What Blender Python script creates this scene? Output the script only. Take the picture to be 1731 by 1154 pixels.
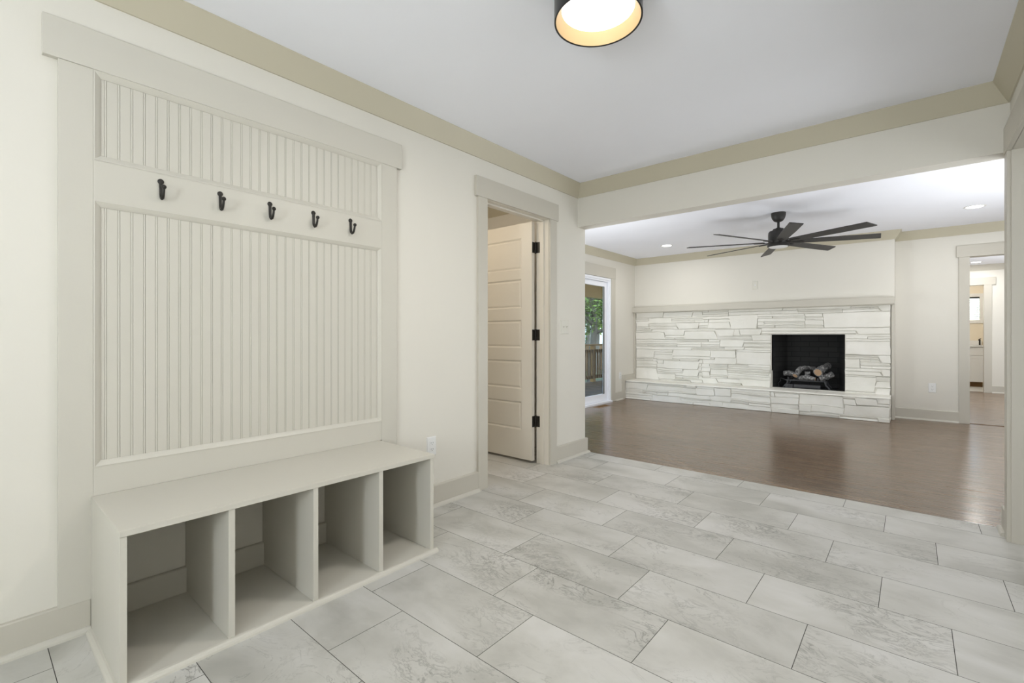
import bpy, bmesh, math, random
from mathutils import Vector, Matrix
from mathutils import noise as mnoise

# ------------------------------------------------------------------ scene
for o in list(bpy.data.objects):
    bpy.data.objects.remove(o)
S = bpy.context.scene
COL = S.collection
random.seed(7)
PI = math.pi

# camera -------------------------------------------------------------------
cd = bpy.data.cameras.new('camera')
cam = bpy.data.objects.new('camera', cd)
COL.objects.link(cam)
cd.sensor_width = 36.0
cd.lens = 794.0 / 1731.0 * 36.0
cd.shift_y = -9.6 / 1731.0
cd.clip_start = 0.02
cam.location = (0, 0, 1.06)
cam.rotation_euler = (PI / 2, 0, math.radians(40.44))
S.camera = cam

# colour management ----------------------------------------------------------
S.view_settings.view_transform = 'Standard'
S.view_settings.look = 'None'
S.view_settings.gamma = 1.0
S.view_settings.use_curve_mapping = False
S.view_settings.exposure = -0.40

# sky ------------------------------------------------------------------------
W = bpy.data.worlds.new('sky')
S.world = W
W.use_nodes = True
wn = W.node_tree
for n in list(wn.nodes):
    wn.nodes.remove(n)
sky = wn.nodes.new('ShaderNodeTexSky')
sky.sky_type = 'NISHITA'
sky.sun_disc = False
sky.sun_elevation = math.radians(48)
sky.sun_rotation = math.radians(120)
bg = wn.nodes.new('ShaderNodeBackground')
bg.inputs['Strength'].default_value = 1.15
wo = wn.nodes.new('ShaderNodeOutputWorld')
wn.links.new(sky.outputs[0], bg.inputs['Color'])
wn.links.new(bg.outputs[0], wo.inputs['Surface'])

# lamp helpers and unseen fill lamps ---------------------------------------------------
def area(name, loc, rot, sx, sy, watts, col, spread=180):
    l = bpy.data.lights.new(name, 'AREA')
    l.shape = 'RECTANGLE'
    l.size, l.size_y = sx, sy
    l.energy = watts
    l.color = col
    l.spread = math.radians(spread)
    o = bpy.data.objects.new(name, l)
    o.location = loc
    o.rotation_euler = rot
    COL.objects.link(o)
    return o

def point(name, loc, watts, col, r=0.05):
    l = bpy.data.lights.new(name, 'POINT')
    l.energy = watts
    l.color = col
    l.shadow_soft_size = r
    o = bpy.data.objects.new(name, l)
    o.location = loc
    COL.objects.link(o)
    return o

COOL = (0.92, 0.965, 1.0)
WARM = (1.0, 0.87, 0.70)
# unseen fill lamp added behind the camera, tipped up to lift the entry ceiling
area('entry_ceiling_fill', (-0.15, -1.20, 1.00), (math.radians(150), 0, math.radians(-22)), 1.0, 1.3, 38, COOL)
# unseen compact lamp added behind the camera, placed from the cubby shadows
area('entry_key_lamp', (-0.55, -1.90, 1.20), (math.radians(88), 0, 0), 0.38, 0.8, 44, (0.86, 0.94, 1.0))
# unseen fill lamp added in the side room, tipped up (faces -X)
area('side_room_fill', (2.5, 1.9, 1.20), (math.radians(136), 0, PI / 2), 2.2, 1.4, 42, COOL)
# fill lamp added out of view in the living room, tipped towards its ceiling
area('living_room_fill', (1.40, 5.2, 0.72), (math.radians(158), 0, math.radians(94)), 1.9, 1.3, 66, COOL)
# added fill lamp, hidden near-right, for the living room far wall (faces +Y)
area('living_near_fill', (1.35, 4.15, 1.20), (math.radians(118), 0, math.radians(20)), 1.1, 1.4, 16, COOL)
# added fill lamp, unseen near-left, evens out living room ceiling and stone (faces +Y)
area('living_corner_fill', (-3.0, 4.20, 0.80), (math.radians(130), 0, math.radians(-10)), 1.0, 1.2, 40, COOL)
# added unseen lamp that brightens the hall beyond the far doorway (faces -X)
area('hall_fill', (2.13, 10.2, 1.4), (PI / 2, 0, PI / 2), 2.2, 1.8, 85, COOL)

# ------------------------------------------------------------------ node helpers
def new_mat(name):
    m = bpy.data.materials.new(name)
    m.use_nodes = True
    nt = m.node_tree
    b = nt.nodes['Principled BSDF']
    return m, nt, b

class NB:
    """small node-expression builder"""
    def __init__(s, nt):
        s.nt = nt
    def node(s, t, **kw):
        n = s.nt.nodes.new(t)
        for k, v in kw.items():
            setattr(n, k, v)
        return n
    def put(s, sock, v):
        if isinstance(v, bpy.types.NodeSocket):
            s.nt.links.new(v, sock)
        else:
            sock.default_value = v
    def m(s, op, a, b=0.0, c=0.0):
        n = s.node('ShaderNodeMath', operation=op)
        s.put(n.inputs[0], a); s.put(n.inputs[1], b); s.put(n.inputs[2], c)
        return n.outputs[0]
    def co(s, kind='Object'):
        return s.node('ShaderNodeTexCoord').outputs[kind]
    def sep(s, v):
        n = s.node('ShaderNodeSeparateXYZ'); s.put(n.inputs[0], v)
        return n.outputs
    def comb(s, x, y, z):
        n = s.node('ShaderNodeCombineXYZ')
        s.put(n.inputs[0], x); s.put(n.inputs[1], y); s.put(n.inputs[2], z)
        return n.outputs[0]
    def noise(s, v, scale=5, detail=4, rough=0.5, dist=0.0):
        n = s.node('ShaderNodeTexNoise')
        s.put(n.inputs['Vector'], v)
        n.inputs['Scale'].default_value = scale
        n.inputs['Detail'].default_value = detail
        n.inputs['Roughness'].default_value = rough
        n.inputs['Distortion'].default_value = dist
        return n.outputs['Fac']
    def white(s, v):
        n = s.node('ShaderNodeTexWhiteNoise'); s.put(n.inputs['Vector'], v)
        return n.outputs['Value'], n.outputs['Color']
    def ramp(s, f, stops):
        n = s.node('ShaderNodeValToRGB')
        e = n.color_ramp.elements
        while len(e) < len(stops):
            e.new(0.5)
        for k, (p, c) in enumerate(stops):
            e[k].position = p
            e[k].color = (c[0], c[1], c[2], 1) if hasattr(c, '__len__') else (c, c, c, 1)
        s.put(n.inputs[0], f)
        return n.outputs[0]
    def mix(s, f, a, b, mode='MIX'):
        n = s.node('ShaderNodeMix', data_type='RGBA', blend_type=mode)
        s.put(n.inputs[0], f)
        s.put(n.inputs[6], a if isinstance(a, bpy.types.NodeSocket) else (*a, 1))
        s.put(n.inputs[7], b if isinstance(b, bpy.types.NodeSocket) else (*b, 1))
        return n.outputs[2]
    def vadd(s, a, b):
        n = s.node('ShaderNodeVectorMath', operation='ADD')
        s.put(n.inputs[0], a); s.put(n.inputs[1], b)
        return n.outputs[0]
    def vmul(s, a, b):
        n = s.node('ShaderNodeVectorMath', operation='MULTIPLY')
        s.put(n.inputs[0], a); s.put(n.inputs[1], b)
        return n.outputs[0]
    def bump(s, h, strength=0.2, dist=0.01):
        n = s.node('ShaderNodeBump')
        n.inputs['Strength'].default_value = strength
        n.inputs['Distance'].default_value = dist
        s.put(n.inputs['Height'], h)
        return n.outputs[0]

def lin(r, g, b):
    f = lambda c: (c / 255 / 12.92) if c / 255 <= 0.04045 else ((c / 255 + 0.055) / 1.055) ** 2.4
    return (f(r), f(g), f(b))

def paint(name, rgb, rough=0.5, var=0.02, bscale=180, bstr=0.05, spec=0.4):
    m, nt, b = new_mat(name)
    N = NB(nt)
    co = N.co()
    f = N.noise(co, 2.3, 3)
    hi = tuple(min(1, c * (1 + var)) for c in rgb)
    lo = tuple(c * (1 - var) for c in rgb)
    N.put(b.inputs['Base Color'], N.mix(f, lo, hi))
    b.inputs['Roughness'].default_value = rough
    b.inputs['Specular IOR Level'].default_value = spec
    N.put(b.inputs['Normal'], N.bump(N.noise(co, bscale, 3), bstr, 0.002))
    return m

def emit(name, rgb, strength):
    m, nt, b = new_mat(name)
    b.inputs['Base Color'].default_value = (*rgb, 1)
    b.inputs['Emission Color'].default_value = (*rgb, 1)
    b.inputs['Emission Strength'].default_value = strength
    return m

M = {}
M['wall'] = paint('cream_wall_paint', lin(220, 216, 206), 0.6)
M['ceiling'] = paint('flat_ceiling_paint', lin(243, 244, 250), 0.85, bscale=90)
M['trim'] = paint('greige_trim_paint', lin(193, 186, 165), 0.4)
M['casing'] = paint('greige_trim_paint_lit', lin(196, 191, 179), 0.4)  # same paint as the trim, its colour lightened to carry brighter light
M['built'] = paint('built_in_paint', lin(201, 197, 186), 0.42)
M['door'] = paint('door_paint', lin(218, 212, 200), 0.42)
M['white'] = paint('white_plastic', lin(228, 228, 226), 0.35)
M['plate'] = paint('painted_wall_plate', lin(216, 213, 202), 0.45)
M['vinyl'] = paint('white_vinyl', lin(238, 240, 246), 0.35)
M['dark'] = paint('dark_slot', lin(40, 40, 40), 0.5)
M['iron'] = paint('black_iron', lin(34, 31, 26), 0.45, bscale=120, bstr=0.25)
M['fan'] = paint('matte_black_metal', lin(44, 42, 40), 0.5)
M['blade'] = paint('charcoal_fan_blade', lin(62, 60, 58), 0.5)
M['drum'] = paint('black_drum_metal', lin(28, 28, 28), 0.3)
M['drumin'] = paint('warm_gold_drum_lining', lin(234, 202, 152), 0.5)
M['grate'] = paint('grate_iron', lin(64, 64, 66), 0.6, bscale=60, bstr=0.3)
M['tan'] = paint('cut_log_end', lin(178, 146, 116), 0.8)
M['rail'] = paint('brown_rail_wood', lin(164, 126, 66), 0.6, var=0.12)
M['cedar'] = paint('cedar_board', lin(242, 212, 154), 0.6, var=0.12)
M['gasket'] = paint('grey_gasket', lin(120, 124, 124), 0.5)
M['vent'] = paint('brown_vent_metal', lin(150, 130, 112), 0.45)
M['slab'] = paint('cream_side_wall', lin(240, 230, 210), 0.6)
M['counter'] = paint('white_counter', lin(238, 238, 236), 0.25)
M['shadeblind'] = paint('white_blind', lin(235, 238, 238), 0.5)
M['toe'] = paint('brown_toe_kick', lin(120, 90, 50), 0.5)
M['lamp'] = emit('lamp_diffuser', (1.0, 0.98, 0.95), 2.2)
M['can'] = emit('recessed_diffuser', (1.0, 0.99, 0.97), 9.0)
M['fanlight'] = paint('frosted_fan_lens', lin(225, 225, 225), 0.3)

def mat_glass():
    m, nt, b = new_mat('window_glass')
    nt.nodes.remove(b)
    N = NB(nt)
    t = N.node('ShaderNodeBsdfTransparent'); t.inputs[0].default_value = (0.93, 0.95, 0.94, 1)
    g = N.node('ShaderNodeBsdfGlossy'); g.inputs['Roughness'].default_value = 0.02
    fr = N.node('ShaderNodeFresnel'); fr.inputs[0].default_value = 1.5
    mx = N.node('ShaderNodeMixShader')
    geo = N.node('ShaderNodeNewGeometry')
    nt.links.new(N.m('MULTIPLY', fr.outputs[0], N.m('SUBTRACT', 1.0, geo.outputs['Backfacing'])), mx.inputs[0]); nt.links.new(t.outputs[0], mx.inputs[1]); nt.links.new(g.outputs[0], mx.inputs[2])
    nt.links.new(mx.outputs[0], nt.nodes['Material Output'].inputs[0])
    return m
M['glass'] = mat_glass()

def mat_tile():
    m, nt, b = new_mat('stone_look_floor_tile')
    N = NB(nt)
    co = N.co()
    x, y, z = N.sep(co)
    ry = N.m('DIVIDE', N.m('SUBTRACT', y, 1.105), 0.3045)
    row = N.m('FLOOR', ry)
    fy = N.m('SUBTRACT', ry, row)
    sx = N.m('ADD', N.m('SUBTRACT', x, -1.095), N.m('MULTIPLY', row, 0.209))
    rx = N.m('DIVIDE', sx, 0.61)
    cx = N.m('FLOOR', rx)
    fx = N.m('SUBTRACT', rx, cx)
    dx = N.m('MULTIPLY', N.m('MINIMUM', fx, N.m('SUBTRACT', 1.0, fx)), 0.61)
    dy = N.m('MULTIPLY', N.m('MINIMUM', fy, N.m('SUBTRACT', 1.0, fy)), 0.3045)
    d = N.m('MINIMUM', dx, dy)
    joint = N.m('LESS_THAN', d, 0.0012)
    wv, wc = N.white(N.comb(cx, row, 0.0))
    off = N.vmul(wc, (17.0, 13.0, 9.0))
    p = N.vadd(N.vmul(co, (0.8, 1.25, 1.0)), off)
    cloud = N.noise(p, 2.4, 6, 0.55, 0.4)
    base = N.ramp(cloud, [(0.33, lin(172, 170, 162)), (0.50, lin(194, 192, 185)), (0.66, lin(206, 204, 199))])
    # patches of darker veining
    patch = N.ramp(N.noise(p, 2.1, 3, 0.5, 0.3), [(0.50, 0.0), (0.66, 1.0)])
    wr = N.noise(p, 9.0, 8, 0.68, 1.4)
    thin = N.ramp(N.m('ABSOLUTE', N.m('SUBTRACT', wr, 0.5)), [(0.0, 1.0), (0.035, 0.0)])
    wr2 = N.noise(N.vadd(p, (4.1, 2.2, 0.3)), 3.2, 9, 0.62, 2.2)
    thin2 = N.ramp(N.m('ABSOLUTE', N.m('SUBTRACT', wr2, 0.52)), [(0.0, 1.0), (0.012, 0.0)])
    grain = N.noise(p, 26.0, 6, 0.7, 0.5)
    dk = N.m('MULTIPLY', patch, N.m('ADD', N.m('MULTIPLY', thin, 0.75), N.m('MULTIPLY', N.ramp(grain, [(0.50, 0.0), (0.74, 1.0)]), 0.4)))
    gate2 = N.ramp(N.noise(p, 1.6, 2), [(0.48, 0.0), (0.62, 1.0)])
    dk = N.m('MAXIMUM', dk, N.m('MULTIPLY', N.m('MULTIPLY', thin2, gate2), 0.55))
    c = N.mix(dk, base, lin(128, 126, 119))
    # pale flecks inside the patches
    fl = N.m('MULTIPLY', patch, N.ramp(N.noise(N.vadd(p, (9, 1, 2)), 16, 5, 0.6, 1.0), [(0.6, 0.0), (0.72, 0.6)]))
    c = N.mix(fl, c, lin(212, 211, 205))
    tone = N.m('ADD', 0.965, N.m('MULTIPLY', wv, 0.06))
    c = N.mix(1.0, c, N.comb(tone, tone, tone), 'MULTIPLY')
    c = N.mix(joint, c, lin(74, 72, 66))
    N.put(b.inputs['Base Color'], c)
    r = N.m('ADD', 0.36, N.m('MULTIPLY', cloud, 0.12))
    N.put(b.inputs['Roughness'], N.m('MAXIMUM', r, N.m('MULTIPLY', joint, 0.9)))
    b.inputs['Specular IOR Level'].default_value = 0.4
    h = N.m('SUBTRACT', N.m('MULTIPLY', grain, 0.15), joint)
    N.put(b.inputs['Normal'], N.bump(h, 0.15, 0.0015))
    return m
M['tile'] = mat_tile()

def mat_wood():
    m, nt, b = new_mat('brown_hardwood_strips')
    N = NB(nt)
    co = N.co()
    x, y, z = N.sep(co)
    ry = N.m('DIVIDE', y, 0.0826)
    row = N.m('FLOOR', ry)
    fy = N.m('SUBTRACT', ry, row)
    rv, _ = N.white(N.comb(row, 3.0, 0.0))
    rx = N.m('ADD', N.m('DIVIDE', x, 1.15), N.m('MULTIPLY', rv, 7.0))
    cx = N.m('FLOOR', rx)
    fx = N.m('SUBTRACT', rx, cx)
    dx = N.m('MULTIPLY', N.m('MINIMUM', fx, N.m('SUBTRACT', 1.0, fx)), 1.15)
    dy = N.m('MULTIPLY', N.m('MINIMUM', fy, N.m('SUBTRACT', 1.0, fy)), 0.0826)
    gap = N.m('LESS_THAN', N.m('MINIMUM', dx, dy), 0.0009)
    wv, wc = N.white(N.comb(cx, row, 1.0))
    p = N.vadd(N.vmul(co, (0.6, 20.0, 1.0)), N.vmul(wc, (11.0, 7.0, 3.0)))
    g1 = N.noise(p, 2.2, 7, 0.6, 0.35)
    g2 = N.noise(N.vmul(p, (1.0, 1.5, 1.0)), 5.0, 5, 0.65)
    c = N.ramp(g1, [(0.30, lin(84, 63, 45)), (0.50, lin(110, 86, 63)), (0.70, lin(139, 113, 86))])
    c = N.mix(N.m('MULTIPLY', g2, 0.2), c, lin(114, 95, 78))
    tone = N.m('ADD', 0.88, N.m('MULTIPLY', wv, 0.20))
    c = N.mix(1.0, c, N.comb(tone, tone, tone), 'MULTIPLY')
    c = N.mix(N.m('MULTIPLY', gap, 0.55), c, lin(52, 42, 35))
    N.put(b.inputs['Base Color'], c)
    N.put(b.inputs['Roughness'], N.m('ADD', 0.22, N.m('MULTIPLY', g2, 0.10)))
    b.inputs['Specular IOR Level'].default_value = 0.5
    wav = N.noise(N.vmul(co, (1.0, 5.0, 1.0)), 6.0, 2)
    h = N.m('SUBTRACT', N.m('ADD', N.m('MULTIPLY', g2, 0.10), N.m('MULTIPLY', wav, 0.5)), gap)
    N.put(b.inputs['Normal'], N.bump(h, 0.07, 0.002))
    b.inputs['Coat Weight'].default_value = 0.22
    b.inputs['Coat Roughness'].default_value = 0.14
    return m
M['wood'] = mat_wood()

def mat_stone():
    m, nt, b = new_mat('white_painted_ledgestone')
    N = NB(nt)
    co = N.co()
    f = N.noise(co, 4.0, 4)
    c = N.ramp(f, [(0.3, lin(226, 223, 213)), (0.7, lin(236, 233, 225))])
    N.put(b.inputs['Base Color'], c)
    b.inputs['Roughness'].default_value = 0.6
    h = N.m('ADD', N.noise(N.vmul(co, (1, 1, 2.2)), 9, 7, 0.62, 0.9), N.m('MULTIPLY', N.noise(co, 90, 3), 0.15))
    N.put(b.inputs['Normal'], N.bump(h, 0.30, 0.012))
    return m
M['stone'] = mat_stone()

def mat_firebrick():
    m, nt, b = new_mat('sooty_black_firebrick')
    N = NB(nt)
    x, y, z = N.sep(N.co())
    br = N.node('ShaderNodeTexBrick')
    N.put(br.inputs['Vector'], N.comb(N.m('ADD', x, y), z, 0.0))
    br.inputs['Scale'].default_value = 1.0
    br.inputs['Brick Width'].default_value = 0.23
    br.inputs['Row Height'].default_value = 0.075
    br.inputs['Mortar Size'].default_value = 0.005
    br.inputs['Color1'].default_value = (*lin(30, 30, 30), 1)
    br.inputs['Color2'].default_value = (*lin(38, 38, 37), 1)
    br.inputs['Mortar'].default_value = (*lin(14, 14, 14), 1)
    N.put(b.inputs['Base Color'], br.outputs['Color'])
    b.inputs['Roughness'].default_value = 0.8
    N.put(b.inputs['Normal'], N.bump(br.outputs['Fac'], -0.4, 0.004))
    return m
M['firebrick'] = mat_firebrick()

def mat_log():
    m, nt, b = new_mat('charred_ceramic_log')
    N = NB(nt)
    co = N.co()
    f = N.noise(co, 38, 6, 0.65, 0.8)
    c = N.ramp(f, [(0.36, lin(60, 60, 60)), (0.52, lin(112, 111, 110)), (0.60, lin(148, 146, 144)), (0.69, lin(236, 234, 230))])
    N.put(b.inputs['Base Color'], c)
    b.inputs['Roughness'].default_value = 1.15
    N.put(b.inputs['Normal'], N.bump(f, 0.7, 0.006))
    return m
M['log'] = mat_log()

def mat_leaf(name, a, c2):
    m, nt, b = new_mat(name)
    N = NB(nt)
    f = N.noise(N.co(), 2.5, 4)
    N.put(b.inputs['Base Color'], N.ramp(f, [(0.35, a), (0.65, c2)]))
    b.inputs['Roughness'].default_value = 0.6
    return m
M['leaf'] = mat_leaf('green_foliage', lin(48, 74, 24), lin(112, 144, 52))
M['bark'] = mat_leaf('grey_bark', lin(62, 60, 52), lin(98, 96, 84))
M['grass'] = mat_leaf('dull_green_lawn', lin(62, 72, 40), lin(98, 108, 60))  # dull green, mottled by noise
M['deck'] = mat_leaf('weathered_deck_boards', lin(92, 72, 46), lin(128, 100, 62))
M['fence'] = paint('brown_fence_board', lin(112, 84, 48), 0.7, var=0.15)
M['siding'] = paint('white_siding', lin(230, 236, 230), 0.6)

# ------------------------------------------------------------------ mesh helpers
class MB:
    def __init__(s):
        s.v = []; s.f = []
    def box(s, x0, x1, y0, y1, z0, z1):
        if x0 > x1: x0, x1 = x1, x0
        if y0 > y1: y0, y1 = y1, y0
        if z0 > z1: z0, z1 = z1, z0
        n = len(s.v)
        s.v += [(x0, y0, z0), (x1, y0, z0), (x1, y1, z0), (x0, y1, z0), (x0, y0, z1), (x1, y0, z1), (x1, y1, z1), (x0, y1, z1)]
        s.f += [tuple(n + i for i in q) for q in ((0, 3, 2, 1), (4, 5, 6, 7), (0, 1, 5, 4), (1, 2, 6, 5), (2, 3, 7, 6), (3, 0, 4, 7))]
        return s
    def poly(s, pts, faces):
        n = len(s.v); s.v += [tuple(p) for p in pts]; s.f += [tuple(n + i for i in q) for q in faces]
        return s
    def prism(s, prof, axis, a, b):
        """prof: list of 2-D points in the plane normal to axis ('x': (y,z), 'y': (x,z), 'z': (x,y))"""
        def P(u, v, w):
            return {'x': (w, u, v), 'y': (u, w, v), 'z': (u, v, w)}[axis]
        n = len(s.v); k = len(prof)
        s.v += [P(u, v, a) for u, v in prof] + [P(u, v, b) for u, v in prof]
        s.f += [tuple(n + i for i in range(k)), tuple(n + k + i for i in reversed(range(k)))]
        s.f += [(n + i, n + (i + 1) % k, n + k + (i + 1) % k, n + k + i) for i in range(k)]
        return s
    def sweep(s, path, prof, closed=False):
        """moulding: path = 2-D points walked with the room on the LEFT; prof = (distance off the wall, z)"""
        n = len(path); m = len(prof); rings = []
        for i in range(n):
            p = Vector(path[i])
            d1 = (Vector(path[i]) - Vector(path[i - 1])).normalized() if (closed or i > 0) else None
            d2 = (Vector(path[(i + 1) % n]) - Vector(path[i])).normalized() if (closed or i < n - 1) else None
            if d1 is None: d1 = d2
            if d2 is None: d2 = d1
            n1 = Vector((-d1.y, d1.x)); n2 = Vector((-d2.y, d2.x))
            b = (n1 + n2); b = b / max(1e-6, (1 + n1.dot(n2)))
            rings.append([(p.x + b.x * d, p.y + b.y * d, z) for d, z in prof])
        base = len(s.v)
        for r in rings: s.v += r
        for i in range(n if closed else n - 1):
            j = (i + 1) % n
            for k in range(m):
                l = (k + 1) % m
                s.f.append((base + i * m + k, base + j * m + k, base + j * m + l, base + i * m + l))
        if not closed:
            s.f.append(tuple(base + k for k in range(m)))
            s.f.append(tuple(base + (n - 1) * m + k for k in reversed(range(m))))
        return s
    def lathe(s, c, prof, seg=32, axis='z'):
        """prof: (radius, height) list; open profile, poles when r = 0"""
        base = len(s.v); k = len(prof)
        for i in range(seg):
            a = 2 * PI * i / seg
            for r, h in prof:
                q = (r * math.cos(a), r * math.sin(a), h)
                if axis == 'x': q = (q[2], q[0], q[1])
                if axis == 'y': q = (q[0], q[2], q[1])
                s.v.append((c[0] + q[0], c[1] + q[1], c[2] + q[2]))
        for i in range(seg):
            j = (i + 1) % seg
            for t in range(k - 1):
                s.f.append((base + i * k + t, base + j * k + t, base + j * k + t + 1, base + i * k + t + 1))
        return s
    def tube(s, pts, rad, seg=10, flat=None, cap=True):
        """pts: 3-D centre line, rad: radius or list; flat: (vector, factor) squashes the section along a direction"""
        pts = [Vector(p) for p in pts]; n = len(pts)
        rr = rad if hasattr(rad, '__len__') else [rad] * n
        base = len(s.v)
        up = Vector((0, 0, 1)); prev = None
        for i, p in enumerate(pts):
            d = (pts[min(i + 1, n - 1)] - pts[max(i - 1, 0)]).normalized()
            if prev is None:
                u = d.cross(up)
                if u.length < 1e-3: u = d.cross(Vector((1, 0, 0)))
                u.normalize()
            else:
                u = (prev - d * prev.dot(d)).normalized()
            prev = u; w = d.cross(u)
            for k in range(seg):
                a = 2 * PI * k / seg
                q = u * math.cos(a) * rr[i] + w * math.sin(a) * rr[i]
                if flat:
                    fv, ff = flat
                    q = q + fv * (q.dot(fv) * (ff - 1))
                s.v.append(tuple(p + q))
        for i in range(n - 1):
            for k in range(seg):
                l = (k + 1) % seg
                s.f.append((base + i * seg + k, base + i * seg + l, base + (i + 1) * seg + l, base + (i + 1) * seg + k))
        if cap:
            s.f.append(tuple(base + k for k in reversed(range(seg))))
            s.f.append(tuple(base + (n - 1) * seg + k for k in range(seg)))
        return s
    def sphere(s, c, r, u=16, v=10, sc=(1, 1, 1)):
        base = len(s.v)
        for i in range(v + 1):
            t = PI * i / v
            for k in range(u):
                a = 2 * PI * k / u
                s.v.append((c[0] + r * sc[0] * math.sin(t) * math.cos(a), c[1] + r * sc[1] * math.sin(t) * math.sin(a), c[2] + r * sc[2] * math.cos(t)))
        for i in range(v):
            for k in range(u):
                l = (k + 1) % u
                s.f.append((base + i * u + k, base + i * u + l, base + (i + 1) * u + l, base + (i + 1) * u + k))
        return s
    def build(s, name, mat, parent=None, bevel=0.0, smooth=False, label=None):
        root = parent
        off = Vector((0, 0, 0))
        while root is not None:
            off += root.location; root = root.parent
        me = bpy.data.meshes.new(name)
        me.from_pydata([tuple(Vector(p) - off) for p in s.v], [], s.f)
        bm = bmesh.new(); bm.from_mesh(me)
        if smooth: bmesh.ops.remove_doubles(bm, verts=bm.verts, dist=1e-6)
        bmesh.ops.recalc_face_normals(bm, faces=bm.faces)
        if smooth:
            for f in bm.faces: f.smooth = True
            for e in bm.edges:
                if len(e.link_faces) == 2 and e.calc_face_angle(0) > math.radians(38): e.smooth = False
        bm.to_mesh(me); bm.free()
        me.materials.append(M[mat] if isinstance(mat, str) else mat)
        o = bpy.data.objects.new(name, me)
        COL.objects.link(o)
        if parent is not None: o.parent = parent
        if bevel:
            md = o.modifiers.new('edge_rounding', 'BEVEL'); md.width = bevel; md.segments = 2; md.limit_method = 'ANGLE'
        if label: o['label'] = label
        return o

def box(*a): return MB().box(*a)

def struct(o):
    o['kind'] = 'structure'
    return o

def holder(name, loc=(0, 0, 0)):
    o = bpy.data.objects.new(name, None); COL.objects.link(o); o.location = loc
    o.empty_display_size = 0.1
    return o

def tag(o, label, cat, group=None, kind=None):
    o['label'] = label; o['category'] = cat
    if group: o['group'] = group
    if kind: o['kind'] = kind
    return o
def thing(name, loc, label, cat, group=None):
    return tag(holder(name, loc), label, cat, group)

def copy_tree(o, parent=None):
    c = o.copy(); COL.objects.link(c)
    if parent is not None: c.parent = parent
    for ch in list(o.children): copy_tree(ch, c)
    return c
# ================================================================== THE SETTING
LX, RX = -2.27, 0.39            # entry side walls
BY0, BY1 = 3.567, 3.69          # beam / wall between the entry and the living room
FY = 7.88                       # living room far wall
BRY = 7.66                      # chimney breast face
LLX, LRX = -3.70, 2.20          # living room side walls
CZ = 2.391                      # ceiling
HY = 12.43                      # hall end wall
OPZ = 2.012                     # door opening height
BACK = -2.0

struct(MB().box(-4.0, 3.4, -2.2, 3.72, -0.1, 0).build('floor', 'tile'))
struct(MB().box(-4.0, 2.4, 3.72, 12.55, -0.1, 0).build('floor', 'wood'))
struct(MB().box(-1.6, 2.4, 12.55, 14.6, -0.1, 0).build('floor', 'tile'))
struct(MB().box(-4.0, 3.4, -2.2, 3.63, CZ, CZ + 0.12).build('ceiling', 'ceiling'))
struct(MB().box(-4.0, 2.4, 3.63, 14.6, CZ, CZ + 0.12).build('ceiling', 'ceiling'))

# left wall of the entry with the closet doorway
DY0, DY1 = 2.385, 3.12
w = MB()
w.box(LX - 0.12, LX, BACK, DY0 - 0.012, 0, CZ).box(LX - 0.12, LX, DY1 + 0.012, BY1, 0, CZ).box(LX - 0.12, LX, DY0 - 0.012, DY1 + 0.012, OPZ + 0.012, CZ)
struct(w.build('wall_left', 'wall'))
# header beam over the wide opening
struct(MB().box(LX, RX, BY0, BY1, 2.026, CZ).build('wall_header', 'wall'))
# right wall with the cased opening
OY0, OY1 = 1.45, 3.487
w = MB()
w.box(RX, RX + 0.12, BACK, OY0 - 0.012, 0, CZ).box(RX, RX + 0.12, OY1 + 0.012, BY1, 0, CZ).box(RX, RX + 0.12, OY0 - 0.012, OY1 + 0.012, OPZ + 0.012, CZ)
struct(w.build('wall_right', 'wall'))
struct(MB().box(-4.0, 3.4, BACK - 0.1, BACK, 0, CZ).build('wall_back', 'wall'))
# side room beyond the opening
struct(MB().box(3.2, 3.3, BACK, BY1, 0, CZ).build('wall_side_room', 'wall'))
struct(MB().box(RX + 0.12, 3.2, BY0, BY1, 0, CZ).build('wall_side_room_far', 'wall'))
# closet behind the panelled door
w = MB().box(-3.75, -3.65, 1.5, BY0, 0, CZ).box(-3.65, LX - 0.12, 1.4, 1.5, 0, CZ).box(-3.75, LX - 0.12, BY0, BY1, 0, CZ)
struct(w.build('wall_closet', 'wall'))
# living room
SY0, SY1, SZ = 4.94, 6.77, 1.975
w = MB().box(LLX - 0.12, LLX, BY0, SY0, 0, CZ).box(LLX - 0.12, LLX, SY1, FY + 0.12, 0, CZ).box(LLX - 0.12, LLX, SY0, SY1, SZ, CZ)
struct(w.build('wall_living_left', 'wall'))
struct(MB().box(LRX, LRX + 0.12, BY0, HY + 0.12, 0, CZ).build('wall_living_right', 'wall'))
struct(MB().box(RX + 0.12, LRX, BY1 - 0.002, BY1, 0, CZ).build('wall_living_near', 'wall'))
FX0, FX1 = 0.525, 1.30
BX1 = -0.17
FBX0, FBX1, FBZ0, FBZ1 = -1.555, -0.683, 0.315, 1.08
w = MB().box(BX1, FX0 - 0.012, FY, FY + 0.12, 0, CZ).box(FX1 + 0.012, LRX, FY, FY + 0.12, 0, CZ).box(FX0 - 0.012, FX1 + 0.012, FY, FY + 0.12, OPZ + 0.012, CZ)
# chimney breast with the firebox hole
w.box(LLX, FBX0 - 0.06, BRY, FY + 0.12, 0, CZ).box(FBX1 + 0.06, BX1, BRY, FY + 0.12, 0, CZ)
w.box(FBX0 - 0.06, FBX1 + 0.06, BRY, FY + 0.12, FBZ1 + 0.03, CZ).box(FBX0 - 0.06, FBX1 + 0.06, BRY, FY + 0.12, 0, 0.28)
struct(w.build('wall_far', 'wall'))
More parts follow.
